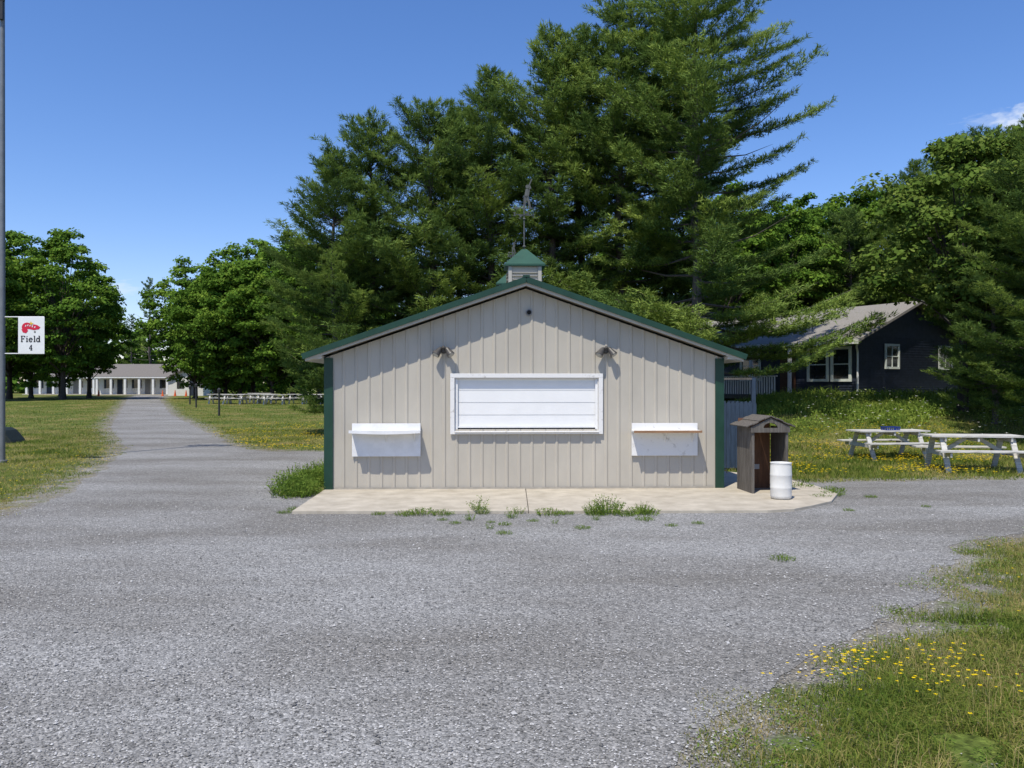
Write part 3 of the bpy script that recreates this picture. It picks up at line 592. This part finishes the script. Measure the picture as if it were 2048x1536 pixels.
def pine(seed,Ht,R,zb,prof,label,asym=(0,0),whorl=.5,nb=(4,6),up=45,wd=.034,nn=10,loc=(0,0,0),bare=0,bright=0,plume=1.0,lmax=9,extra=()):
    rs=np.random.RandomState(seed); P=[];Dv=[];S=[];T=[]; tr=MB()
    wob=[(rs.normal(0,.10),rs.normal(0,.10)) for _ in range(8)]
    pts=[];rr=[]
    for k in range(9):
        f=k/8; pts.append((wob[min(k,7)][0]*(1 if 0<k<8 else 0),wob[min(k,7)][1]*(1 if 0<k<8 else 0),Ht*f*.985)); rr.append(max(.012,(.028*Ht**.9)*(1-f)**.85*.62+.012))
    tr.tube(pts,rr,10); tx=lambda z:(np.interp(z,[p[2] for p in pts],[p[0] for p in pts]),np.interp(z,[p[2] for p in pts],[p[1] for p in pts]))
    BR=[(e[0],math.radians(e[1]),e[2],math.radians(e[3]),False) for e in extra]
    z=zb
    while z<Ht-.2:
        t=(z-zb)/(Ht-zb); n=rs.randint(nb[0],nb[1]+1); a0=rs.rand()*6.28
        for k in range(n):
            az=a0+6.283*k/n+rs.normal(0,.25); L=R*prof(t)*rs.uniform(.55,1.2)*(1+asym[0]*math.cos(az-asym[1]))
            L=min(max(L,.3),lmax*rs.uniform(.85,1)); BR.append((z+rs.uniform(-.2,.2),az,L,math.radians(4+up*t**1.2+rs.normal(0,6)),rs.rand()<bare*(1-t)))
        z+=whorl*rs.uniform(.75,1.25)*(1 if t<.85 else .6)
    for zb_,az,L,el,nob in BR:
            t=max(0,(zb_-zb)/(Ht-zb)); dh=np.array([math.cos(az),math.sin(az),0]); pr=np.array([-dh[1],dh[0],0])
            bx,by=tx(zb_); b0=np.array([bx,by,zb_]); bend=rs.normal(0,.08)
            def at(s): return b0+dh*L*s*math.cos(el)+pr*bend*L*s*s+np.array([0,0,L*s*math.sin(el)-.10*L*math.sin(math.pi*s)*(1-t)+.10*L*s*s])
            tr.tube([at(s) for s in(0,.3,.6,.97)],[.010+.010*L,.008+.006*L,.006+.003*L,.004],4,cap=False)
            if nob: continue
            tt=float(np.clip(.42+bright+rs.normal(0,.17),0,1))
            s=.16 if L<1.5 else .26; tilt=rs.normal(.10,.06)+.25*t
            while s<1.0:
                p=at(s); bl=plume*(.22+.62*min(1,L/3.0)*(1-.68*s))
                for sd in(-1,1):
                    b_=bl*rs.uniform(.6,1.35); ang=rs.uniform(.55,1.15); dd=dh*math.cos(ang)+pr*sd*math.sin(ang)+np.array([0,0,tilt+rs.normal(0,.07)]); dd/=np.linalg.norm(dd)
                    q=.07
                    while q<b_:
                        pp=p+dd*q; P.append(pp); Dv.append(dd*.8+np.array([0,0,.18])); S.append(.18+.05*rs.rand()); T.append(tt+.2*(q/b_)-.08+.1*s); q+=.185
                    if b_>.42:
                        for sg in(-1,1):
                            if rs.rand()<.8:
                                a2=ang+sg*rs.uniform(.5,.9); d2=dh*math.cos(a2)+pr*sd*math.sin(a2)+np.array([0,0,.2]); pp=p+dd*b_*rs.uniform(.45,.8)
                                P.append(pp+d2*.15);Dv.append(d2);S.append(.21);T.append(tt+.12)
                s+=.22/L
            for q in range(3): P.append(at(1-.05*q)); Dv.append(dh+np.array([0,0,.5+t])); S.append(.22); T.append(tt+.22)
    for q in range(5): P.append(np.array([0,0,Ht-.15*q]));Dv.append(np.array([0,0,1.]));S.append(.24);T.append(.6)
    o=thing('pine_tree',loc,0,label,'tree')
    tr.obj('trunk',o,[bark])
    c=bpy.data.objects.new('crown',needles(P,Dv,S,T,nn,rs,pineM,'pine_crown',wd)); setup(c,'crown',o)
    return o
full=lambda t:(.62+.38*math.sin(min(1,t*1.6+.15)*math.pi*.5))*(1-t**2.2)**.8+.06
def at(px,D): X=(px-1024)/1656*D; return (X,D,H(X,D))
g1='tall white pines behind the stand'
EX=[(3.0,-8,6.3,3),(3.3,-22,6.0,2),(3.7,-40,5.2,3),(3.9,5,6.0,2),(2.4,-30,5.2,2),(4.2,-60,4.6,2),(4.4,-12,5.9,3),(3.4,-100,4.2,4),(4.0,-130,4.0,6),(10.6,0,5.0,12),(11.6,-25,4.4,16)]
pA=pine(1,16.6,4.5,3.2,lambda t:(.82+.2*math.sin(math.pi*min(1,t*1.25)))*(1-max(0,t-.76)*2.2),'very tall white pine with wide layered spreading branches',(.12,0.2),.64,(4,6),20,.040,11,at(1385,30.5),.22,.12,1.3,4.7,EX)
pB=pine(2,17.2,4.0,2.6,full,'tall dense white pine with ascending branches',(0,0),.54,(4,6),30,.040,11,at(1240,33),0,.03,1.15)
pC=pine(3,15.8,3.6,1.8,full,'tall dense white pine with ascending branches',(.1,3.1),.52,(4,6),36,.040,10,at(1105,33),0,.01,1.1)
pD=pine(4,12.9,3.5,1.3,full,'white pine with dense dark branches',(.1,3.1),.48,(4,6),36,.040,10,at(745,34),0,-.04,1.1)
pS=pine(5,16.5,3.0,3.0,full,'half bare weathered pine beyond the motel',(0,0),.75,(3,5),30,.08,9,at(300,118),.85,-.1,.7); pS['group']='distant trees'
for o in(pA,pB,pC,pD): o['group']=g1
def cp(o,px,D,rz,s,lab=None,grp=None):
    l=at(px,D); return copy_thing(o,l,rz,s,lab,grp)
cp(pC,980,33.5,2.1,.91); cp(pD,860,33.5,1.2,1.03); cp(pD,668,32.5,3.7,.85); cp(pB,1160,36,.9,1.0); cp(pC,920,37.5,4.2,.90); cp(pB,1330,36,2.6,1.02); cp(pS,262,124,2,.72)
# leafy trees
def leafy(seed,Ht,R,zb,ncl,nl,ls,label,ma,loc=(0,0,0),clr=(.75,1.25),name='maple_tree'):
    rs=np.random.RandomState(seed); tr=MB(); C=[];CR=[]
    hh=(Ht-zb)/2
    while len(C)<ncl:
        d=nrm(rs.normal(0,1,3)); r=rs.uniform(.45,1.0)**.5; zz=d[2]*r
        wid=R*(1-.35*max(0,zz)**1.5)*(1-.10*max(0,-zz))
        wid*=1+.10*math.sin(3*math.atan2(d[1],d[0])+seed)+.07*math.sin(5*math.atan2(d[1],d[0])+2*seed+3*zz)
        c=np.array([d[0]*r*wid,d[1]*r*wid,zb+hh+zz*hh*.93]); C.append(c); CR.append(rs.uniform(*clr)*(1-.25*abs(zz)))
    tr.tube([(0,0,0),(.05,0,zb*.6),(0,.06,zb+hh*.5),(0,0,zb+hh*1.3)],[.03*Ht*.7,.024*Ht*.6,.016*Ht*.6,.004*Ht],10)
    for c in C[::4]:
        z0=zb*.8+(c[2]-zb)*.35; mid=np.array([c[0]*.45,c[1]*.45,(z0+c[2])/2+.2]); tr.tube([(0,0,z0),mid,c],[.006*Ht*.7,.004*Ht*.7,.02],5,cap=False)
    V=[];T=[]
    for c,cr in zip(C,CR):
        n=int(nl*rs.uniform(.7,1.2)); d=nrm(rs.normal(0,1,(n,3))); d[:,2]=np.where(d[:,2]<-.3,-d[:,2]*.5,d[:,2]); rad=cr*rs.uniform(.35,1.15,(n,1))**.7
        p=c+d*rad*np.array([1,1,.72]); nn_=nrm(d*.6+np.array([-.1,-.2,.6])+rs.normal(0,.45,(n,3)))
        a=nrm(np.cross(nn_,rs.normal(0,1,(n,3)))); b=np.cross(nn_,a); s=ls*rs.uniform(.6,1.25,(n,1))
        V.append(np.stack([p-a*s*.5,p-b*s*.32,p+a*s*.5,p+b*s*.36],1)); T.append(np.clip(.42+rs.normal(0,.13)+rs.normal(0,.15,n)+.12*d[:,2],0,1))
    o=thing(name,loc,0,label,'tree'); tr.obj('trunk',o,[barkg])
    c=bpy.data.objects.new('crown',np_mesh('leaf_crown',np.concatenate(V).reshape(-1,3),4,np.concatenate(T),ma)); setup(c,'crown',o); return o
gm='shade trees along the lawn'
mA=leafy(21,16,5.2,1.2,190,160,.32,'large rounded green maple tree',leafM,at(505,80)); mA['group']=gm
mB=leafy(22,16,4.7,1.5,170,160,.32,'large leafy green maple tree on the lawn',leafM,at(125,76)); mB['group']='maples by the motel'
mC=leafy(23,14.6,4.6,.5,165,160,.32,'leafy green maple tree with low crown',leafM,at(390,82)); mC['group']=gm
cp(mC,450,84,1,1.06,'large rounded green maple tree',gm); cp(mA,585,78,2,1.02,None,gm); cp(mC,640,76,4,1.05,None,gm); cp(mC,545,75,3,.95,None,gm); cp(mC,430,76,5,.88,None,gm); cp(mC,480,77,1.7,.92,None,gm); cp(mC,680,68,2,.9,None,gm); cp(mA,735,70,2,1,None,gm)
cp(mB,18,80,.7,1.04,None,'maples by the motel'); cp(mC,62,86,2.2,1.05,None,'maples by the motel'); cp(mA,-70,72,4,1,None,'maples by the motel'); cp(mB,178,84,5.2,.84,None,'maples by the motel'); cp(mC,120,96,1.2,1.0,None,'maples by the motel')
gr='trees around the dark house'
mD=leafy(31,9.6,3.3,2.4,105,190,.2,'slender pale green tree beside the dark house',leafY,at(1925,28.3),(.6,1.1),name='leafy_tree'); mD['group']=gr
for px,D,o,s,rz in((1560,52,mA,.72,1),(1650,56,mC,.86,2),(1740,54,mB,.78,3),(1620,60,mA,.82,2.5),(1500,55,mB,.70,.4),(1830,50,pC,.82,2),(1905,44,pC,.83,3),(1985,44,pD,1.06,1),(2060,42,pB,.80,4),(1780,58,pD,1.0,5.6),(1700,50,pD,.80,.2),(1440,50,mC,.85,2),(1450,56,pC,.7,1)):
    cp(o,px,D,rz,s,'tall tree on the wooded rise',gr)
gd='dark pine hanging over the lawn edge'
cp(pD,2090,24,2,.72,gd,gr); cp(pC,2170,29,2.6,.74,gd,gr); cp(pD,1995,29.5,.7,.68,gd,gr); cp(pD,2060,34,.3,.84,gd,gr); cp(pD,1990,26.5,4.4,.52,gd,gr); cp(pD,1890,42,1.4,.84,gd,gr)
def woods(name,cs,ls,nl,lab,ma=None):
    rs=np.random.RandomState(5); V=[];T=[]
    for c,cr in cs:
        d=nrm(rs.normal(0,1,(nl,3))); d[:,2]=np.abs(d[:,2])*np.where(rs.rand(nl)<.75,1,-1); p=np.array(c)+d*cr*rs.uniform(.5,1.08,(nl,1))*np.array([1,1,.9]); n_=nrm(d+np.array([0,0,.5])+rs.normal(0,.4,(nl,3)))
        a=nrm(np.cross(n_,rs.normal(0,1,(nl,3)))); b=np.cross(n_,a); s=ls*rs.uniform(.6,1.3,(nl,1))
        V.append(np.stack([p-a*s*.5,p-b*s*.35,p+a*s*.5,p+b*s*.35],1)); T.append(np.clip(.36+rs.normal(0,.15)+rs.normal(0,.14,nl),0,1))
    o=bpy.data.objects.new(name,np_mesh(name,np.concatenate(V).reshape(-1,3),4,np.concatenate(T),ma or leafM)); return setup(o,name,None,lab,'woods','stuff')
cs=[]
for X in np.arange(-190,-5,2.8):
    top=13+2.5*math.sin(X*.13)+random.uniform(-1.5,2.0)
    for z in np.arange(.5,top,2.2): cs.append(((X+random.uniform(-1.5,1.5),140+random.uniform(-6,10),z+.5),random.uniform(2.0,3.0)))
for X in np.arange(-5,110,3.0):
    y=78+random.uniform(-4,4); top=12+random.uniform(-2,2)
    for z in np.arange(2,top,2.4): cs.append(((X+random.uniform(-1.5,1.5),y,z+H(X,y)-2),random.uniform(1.7,2.6)))
woods('distant_woods',cs,1.0,150,'distant mass of green woodland')
cs=[]
for k in range(70):
    D=random.uniform(86,98); px=random.uniform(400,760); X=(px-1024)/1656*D; cs.append(((X,D,H(X,D)+random.uniform(.5,3.2)),random.uniform(1.0,1.7)))
for k in range(50):
    D=random.uniform(48,54) if k<20 else random.uniform(37,46); px=random.uniform(1330,1600) if k<20 else random.uniform(1900,2200); X=(px-1024)/1656*D; cs.append(((X,D,H(X,D)+random.uniform(.3,2.2)),random.uniform(.8,1.3)))
woods('undergrowth_shrubs',cs,.32,190,'dark leafy undergrowth beneath the trees')
# ------------------------------------------------------------------ grass
grassM=foliage('grass_blades',(.085,.145,.025),(.20,.24,.045),(.47,.37,.16),.35,.6)
weedM=foliage('weed_leaves',(.07,.13,.022),(.15,.235,.04),(.29,.35,.07),.35,.6)
flowM=foliage('flower_petals',(.85,.60,.01),(.95,.72,.02),(.85,.85,.8),.25,.6)
def grass(name,P,h0,h1,w,lean,tm,ts,lab,ma=None,two=False,seed=1):
    rs=np.random.RandomState(seed); n=len(P); z=hgt(P[:,0],P[:,1]); az=rs.rand(n)*6.283; h=rs.uniform(h0,h1,n)*rs.uniform(.6,1.15,n)
    nz=np.array([noise.noise(Vector((x*.7,y*.7,0)))+.6*noise.noise(Vector((x*2.3,y*2.3,4))) for x,y in P[:,:2]]); h*=np.clip(1-.7*nz,.5,1.5)
    h*=np.clip(.35+.9*sdist(P),.35,1)
    b=np.column_stack([P,z]); wv=np.column_stack([np.cos(az),np.sin(az),np.zeros(n)])*(w*rs.uniform(.6,1.4,n))[:,None]
    la=rs.rand(n)*6.283; ln=(lean*rs.uniform(.2,1.4,n)*h); lv=np.column_stack([np.cos(la)*ln,np.sin(la)*ln,np.zeros(n)])
    tip=b+lv+np.column_stack([np.zeros(n),np.zeros(n),h*np.clip(1-.3*lean,.4,1)])
    t=np.clip(tm+ts*rs.normal(0,1,n)+.55*nz,0,1)
    if two:
        m_=b+lv*.3+np.column_stack([np.zeros(n),np.zeros(n),h*.6]); V=np.stack([b-wv/2,b+wv/2,m_+wv*.38, b-wv/2,m_+wv*.38,m_-wv*.38, m_-wv*.38,m_+wv*.38,tip],1); t=np.repeat(t,3)
    else: V=np.stack([b-wv/2,b+wv/2,tip],1)
    o=bpy.data.objects.new(name,np_mesh(name,V.reshape(-1,3),3,t,ma or grassM)); return setup(o,name,None,lab,'grass','stuff')
def scat(n,x0,x1,y0,y1,edge=.25,seed=1,cond=None,pat=.45):
    rs=np.random.RandomState(seed); u=rs.rand(n*4); D=y0*(y1/y0)**u; X=x0+(x1-x0)*rs.rand(n*4); P=np.column_stack([X,D]); P=P[np.abs(P[:,0])<P[:,1]*.70+1.5]
    d=sdist(P); thr=rs.exponential(edge,len(P))-.05; nz=np.array([noise.noise(Vector((x*1.3,y*1.3,7))) for x,y in P]); P=P[(d+nz*pat>thr)]
    P=P[~((P[:,0]>-3.45)&(P[:,0]<3.95)&(P[:,1]>15.1)&(P[:,1]<24.3))]; P=P[~((P[:,0]>-3.5)&(P[:,0]<5.8)&(P[:,1]>12.45)&(P[:,1]<18.5))]
    if cond is not None: P=P[cond(P)]
    return P[:n]
P=scat(98000,.3,9,3.6,12.5,edge=.55,seed=2,pat=.6,cond=lambda P:np.array([noise.noise(Vector((x*1.9,y*1.9,1)))>-.40 for x,y in P])); grass('meadow_grass',P,.03,.125,.0055,1.0,.62,.22,'rough mixed green and straw coloured grass',two=True,seed=3)
P=scat(2600,.6,9,3.8,12.5,edge=.6,seed=22,pat=.6,cond=lambda P:np.array([noise.noise(Vector((x*1.1,y*1.1,3)))>.02 for x,y in P])); grass('dry_grass_stalks',P,.14,.28,.0035,.5,1.0,.1,'tall dry straw coloured grass stalks',two=True,seed=23)
P=scat(65000,-26,-7,11,36,edge=.4,seed=5,pat=.7); grass('lawn_grass',P,.03,.10,.013,.7,.66,.2,'mown lawn with dry patches',seed=5)
P=scat(60000,-40,-4,22,80,edge=.4,seed=6,pat=.6); grass('lawn_grass',P,.04,.10,.03,.6,.60,.2,'mown lawn beyond the driveway',seed=6)
P=scat(90000,3.9,24,15.5,34,edge=.4,seed=7,pat=.6); grass('lawn_grass',P,.06,.18,.018,.6,.48,.2,'green lawn around the picnic tables',seed=7)
P=scat(24000,5,24,25.5,34,seed=8,cond=lambda P:(P[:,1]>27.5+1.5*np.sin(P[:,0]*.9))); grass('tall_weeds',P,.12,.48,.035,.7,.75,.2,'tall green weeds in front of the house',weedM,two=True,seed=8)
def leafclumps(name,C,rad,hh,nl,ls,lab,ma,tm=.45,seed=1):
    rs=np.random.RandomState(seed); V=[];T=[]
    for c in C:
        n=nl; r=rad*rs.uniform(.6,1.3); q=rs.rand(n)**.5*r; a=rs.rand(n)*6.283; p=np.column_stack([c[0]+q*np.cos(a),c[1]+q*np.sin(a),H(c[0],c[1])+rs.rand(n)*hh*(1-.6*q/r)])
        n_=nrm(rs.normal(0,.6,(n,3))+np.array([0,-.2,.8])); a_=nrm(np.cross(n_,rs.normal(0,1,(n,3)))); b_=np.cross(n_,a_); s=ls*rs.uniform(.6,1.3,(n,1))
        V.append(np.stack([p-a_*s*.5,p-b_*s*.25,p+a_*s*.5,p+b_*s*.25],1)); T.append(np.clip(tm+rs.normal(0,.1)+rs.normal(0,.12,n),0,1))
    o=bpy.data.objects.new(name,np_mesh(name,np.concatenate(V).reshape(-1,3),4,np.concatenate(T),ma)); return setup(o,name,None,lab,'weeds','stuff')
P=scat(560,1.0,9,4,12.5,edge=.5,seed=12,pat=.7); leafclumps('verge_weeds',P,.15,.08,60,.020,'small leafy weeds in the grass verge',weedM,.4,2)
P=scat(90,5.5,20,26,32,seed=13); leafclumps('verge_weeds',P,.5,.55,150,.08,'leafy weeds on the bank by the house',weedM,.7,3)
def flowers(C,size,h0,h1,t,lab,seed):
    rs=np.random.RandomState(seed); V=[];T=[]
    for c in C:
        z=H(c[0],c[1])+rs.uniform(h0,h1); s=size*rs.uniform(.7,1.2); k0=rs.rand()*6
        for k in range(5):
            a=k0+k*1.2566; cc=np.array([c[0],c[1],z]); p1=cc+np.array([math.cos(a-.45)*s*.8,math.sin(a-.45)*s*.8,.25*s]); p2=cc+np.array([math.cos(a+.45)*s*.8,math.sin(a+.45)*s*.8,.25*s]); p3=cc+np.array([math.cos(a)*s,math.sin(a)*s,.35*s])
            V.append(np.stack([cc,p1,p3,p2])); T.append(t+rs.uniform(-.1,.1) if t<.5 else t)
    o=bpy.data.objects.new('wild_flowers',np_mesh('wild_flowers',np.array(V).reshape(-1,3),4,np.clip(T,0,1),flowM)); setup(o,'wild_flowers',None,lab,'flowers','stuff')
rs=np.random.RandomState(9); C=[]
for k in range(165):
    c0=[(2.15,5.45),(2.55,5.3),(2.95,5.65),(2.0,5.25),(2.6,5.0),(2.35,5.6),(3.0,5.2)][rs.randint(7)]; C.append((c0[0]+rs.normal(0,.15),c0[1]+rs.normal(0,.14)))
flowers([c for c in C if sdist([c])[0]>.03],.013,.11,.19,.2,'small yellow wildflowers in the verge',1)
C=[(rs.uniform(4.2,6.6),rs.uniform(6.8,10.5)) for k in range(45)]; flowers([c for c in C if sdist([c])[0]>.2],.013,.06,.13,.15,'small yellow wildflowers in the verge',5)
P=scat(1900,6,14,17.3,26,seed=15,cond=lambda P:np.array([noise.noise(Vector((x*.6,y*.6,2)))>-.02 for x,y in P])); flowers(P,.026,.10,.19,.2,'patches of yellow wildflowers around the tables',2)
P=scat(1100,-12,-4.5,24,40,seed=16,cond=lambda P:np.array([noise.noise(Vector((x*.5,y*.5,4)))>-.05 for x,y in P])); flowers(P,.03,.06,.11,.2,'yellow wildflowers in the lawn',3)
P=scat(240,9,22,22,30,seed=17); flowers(P,.045,.3,.6,1.0,'white umbel wildflowers',4)
P=scat(400,-14,-8,13,26,seed=18); flowers(P,.02,.05,.09,.2,'yellow wildflowers in the lawn',6)
def weed(seed,r,h,n,lab,loc):
    rs=np.random.RandomState(seed); V=[];T=[]
    for k in range(n):
        q=rs.rand()**.6*r; a=rs.rand()*6.283; b=np.array([q*math.cos(a),q*math.sin(a),0]); d=nrm(np.array([math.cos(a)*q/r*.7,math.sin(a)*q/r*.7,1])+rs.normal(0,.15,3)); L=h*rs.uniform(.5,1.1)*(1-.4*q/r)
        sd=nrm(np.cross(d,rs.normal(0,1,3)))*.004; V+= [b-sd,b+sd,b+d*L]; T.append(.4)
        m=int(L/.03)
        for j in range(m):
            p=b+d*L*(j+1)/(m+.5); u=nrm(rs.normal(0,1,3)+np.array([0,0,.5])); s2=nrm(np.cross(u,rs.normal(0,1,3)))*.007; V+=[p-s2,p+s2,p+u*.045]; T.append(np.clip(.5+rs.normal(0,.18),0,1))
    o=thing('weed_clump',loc,0,lab,'weed','weeds growing through the apron edge')
    c=bpy.data.objects.new('foliage',np_mesh('weed_foliage',np.array(V),3,T,weedM)); setup(c,'foliage',o); return o
w1=weed(1,.22,.12,90,'low spreading green weed at the concrete edge',(-1.35,12.42,.01)); w2=weed(2,.20,.34,100,'upright bushy green weed at the concrete edge',(1.42,12.45,.01)); w3=weed(3,.1,.3,24,'thin wispy weed in a crack',(-.5,12.6,.04))
for (x,y,w,s) in((-1.05,12.4,w1,.8),(-1.6,12.35,w1,.7),(-2.0,12.4,w1,.5),(.55,12.42,w1,1.0),(.8,12.45,w1,.6),(1.95,12.42,w1,1.2),(1.25,12.4,w2,.7),(1.98,12.5,w2,.6),(1.7,12.3,w1,.6),(-.45,12.5,w2,.45),(.1,12.5,w3,.6),
    (-.1,11.5,w1,.45),(-.1,10.8,w1,.5),(.95,11.2,w1,.5),(-.8,11.6,w1,.4),(.3,11.8,w1,.4),(3.0,9.2,w1,.62),(1.9,11.9,w1,.6),(2.6,11.6,w1,.4),(-.6,11.9,w3,.6),(.0,12.1,w3,.7),(-3.45,12.55,w1,.5),(-3.4,12.9,w1,.5),
    (5.3,14.2,w1,.8),(5.65,14.6,w1,.9),(5.85,15.1,w1,1),(5.4,15.6,w1,1.2),(2.2,11.4,w1,.4),(1.2,11.9,w3,.5),(-.3,11.7,w1,.3),(5.2,12.8,w1,.4),(6.2,14.3,w1,.5),(6.6,13.2,w1,.35),(-.3,11.2,w3,.4),(.6,11.6,w3,.35),(-1.0,11.9,w1,.35)):
    copy_thing(w,(x,y,.006),random.random()*6,s)
gb_='weedy bush at the corner of the stand'
rs=np.random.RandomState(4)
for k in range(24):
    y=14.4+rs.rand()*3.0; x=-3.60-rs.rand()*(.62-.1*(y-14.3)); copy_thing(w2,(x,y,0),rs.rand()*6,rs.uniform(.8,1.6),'bushy green weeds beside the stand wall',gb_)
# ------------------------------------------------------------------ world, sun, camera
sd=Vector((-.24,-.47,1)).normalized(); el=math.asin(sd.z); az=math.atan2(sd.x,sd.y)
w=bpy.data.worlds.new('World'); SC.world=w; w.use_nodes=True; nt=w.node_tree; bg=nt.nodes['Background']
sk=N(nt,'ShaderNodeTexSky'); sk.sky_type='NISHITA'; sk.sun_disc=False; sk.sun_elevation=el; sk.sun_rotation=az%(2*math.pi); sk.air_density=1.0; sk.dust_density=.2; sk.ozone_density=3.0
hsv=N(nt,'ShaderNodeHueSaturation'); hsv.inputs['Saturation'].default_value=1.2; nt.links.new(sk.outputs[0],hsv.inputs['Color'])
tn=N(nt,'ShaderNodeMix',data_type='RGBA',blend_type='MULTIPLY'); tn.inputs[0].default_value=1; nt.links.new(hsv.outputs[0],tn.inputs[6]); tn.inputs[7].default_value=(1.08,1.01,1.18,1)
tc=N(nt,'ShaderNodeTexCoord'); last=tn.outputs[2]
for c,sc,amt in(((.512,.82,.262),(32,32,60),.7),((-.431,.898,.105),(30,30,110),.35),((.482,.83,.268),(34,34,120),.2)):
    vm=N(nt,'ShaderNodeVectorMath',operation='SUBTRACT'); vm.inputs[1].default_value=c; nt.links.new(tc.outputs['Generated'],vm.inputs[0])
    v2=N(nt,'ShaderNodeVectorMath',operation='MULTIPLY'); v2.inputs[1].default_value=sc; nt.links.new(vm.outputs[0],v2.inputs[0])
    ln=N(nt,'ShaderNodeVectorMath',operation='LENGTH'); nt.links.new(v2.outputs[0],ln.inputs[0])
    no=N(nt,'ShaderNodeTexNoise'); no.inputs['Scale'].default_value=2.2; no.inputs['Detail'].default_value=6; nt.links.new(v2.outputs[0],no.inputs[0])
    ma_=N(nt,'ShaderNodeMath',operation='MULTIPLY_ADD'); ma_.inputs[1].default_value=-2.4; nt.links.new(no.outputs[0],ma_.inputs[0]); nt.links.new(ln.outputs['Value'],ma_.inputs[2])
    mr=N(nt,'ShaderNodeMapRange'); mr.inputs[1].default_value=-.2; mr.inputs[2].default_value=-.9; mr.inputs[3].default_value=0; mr.inputs[4].default_value=amt; nt.links.new(ma_.outputs[0],mr.inputs[0])
    mx=N(nt,'ShaderNodeMix',data_type='RGBA'); nt.links.new(mr.outputs[0],mx.inputs[0]); nt.links.new(last,mx.inputs[6]); mx.inputs[7].default_value=(6,6.5,7.2,1); last=mx.outputs[2]
nt.links.new(last,bg.inputs[0]); bg.inputs[1].default_value=.145
L=bpy.data.lights.new('sun','SUN'); L.energy=5.0; L.angle=math.radians(.53); L.color=(1,.94,.82); lo=bpy.data.objects.new('sun',L); COL.objects.link(lo); lo.rotation_euler=(-sd).to_track_quat('-Z','Y').to_euler()
cam=bpy.data.cameras.new('camera'); cam.lens=29.1; cam.sensor_width=36; cam.clip_end=3000; co=bpy.data.objects.new('camera',cam); COL.objects.link(co); co.location=(0,0,1.95); co.rotation_euler=(math.radians(90.07),0,0)
SC.camera=co
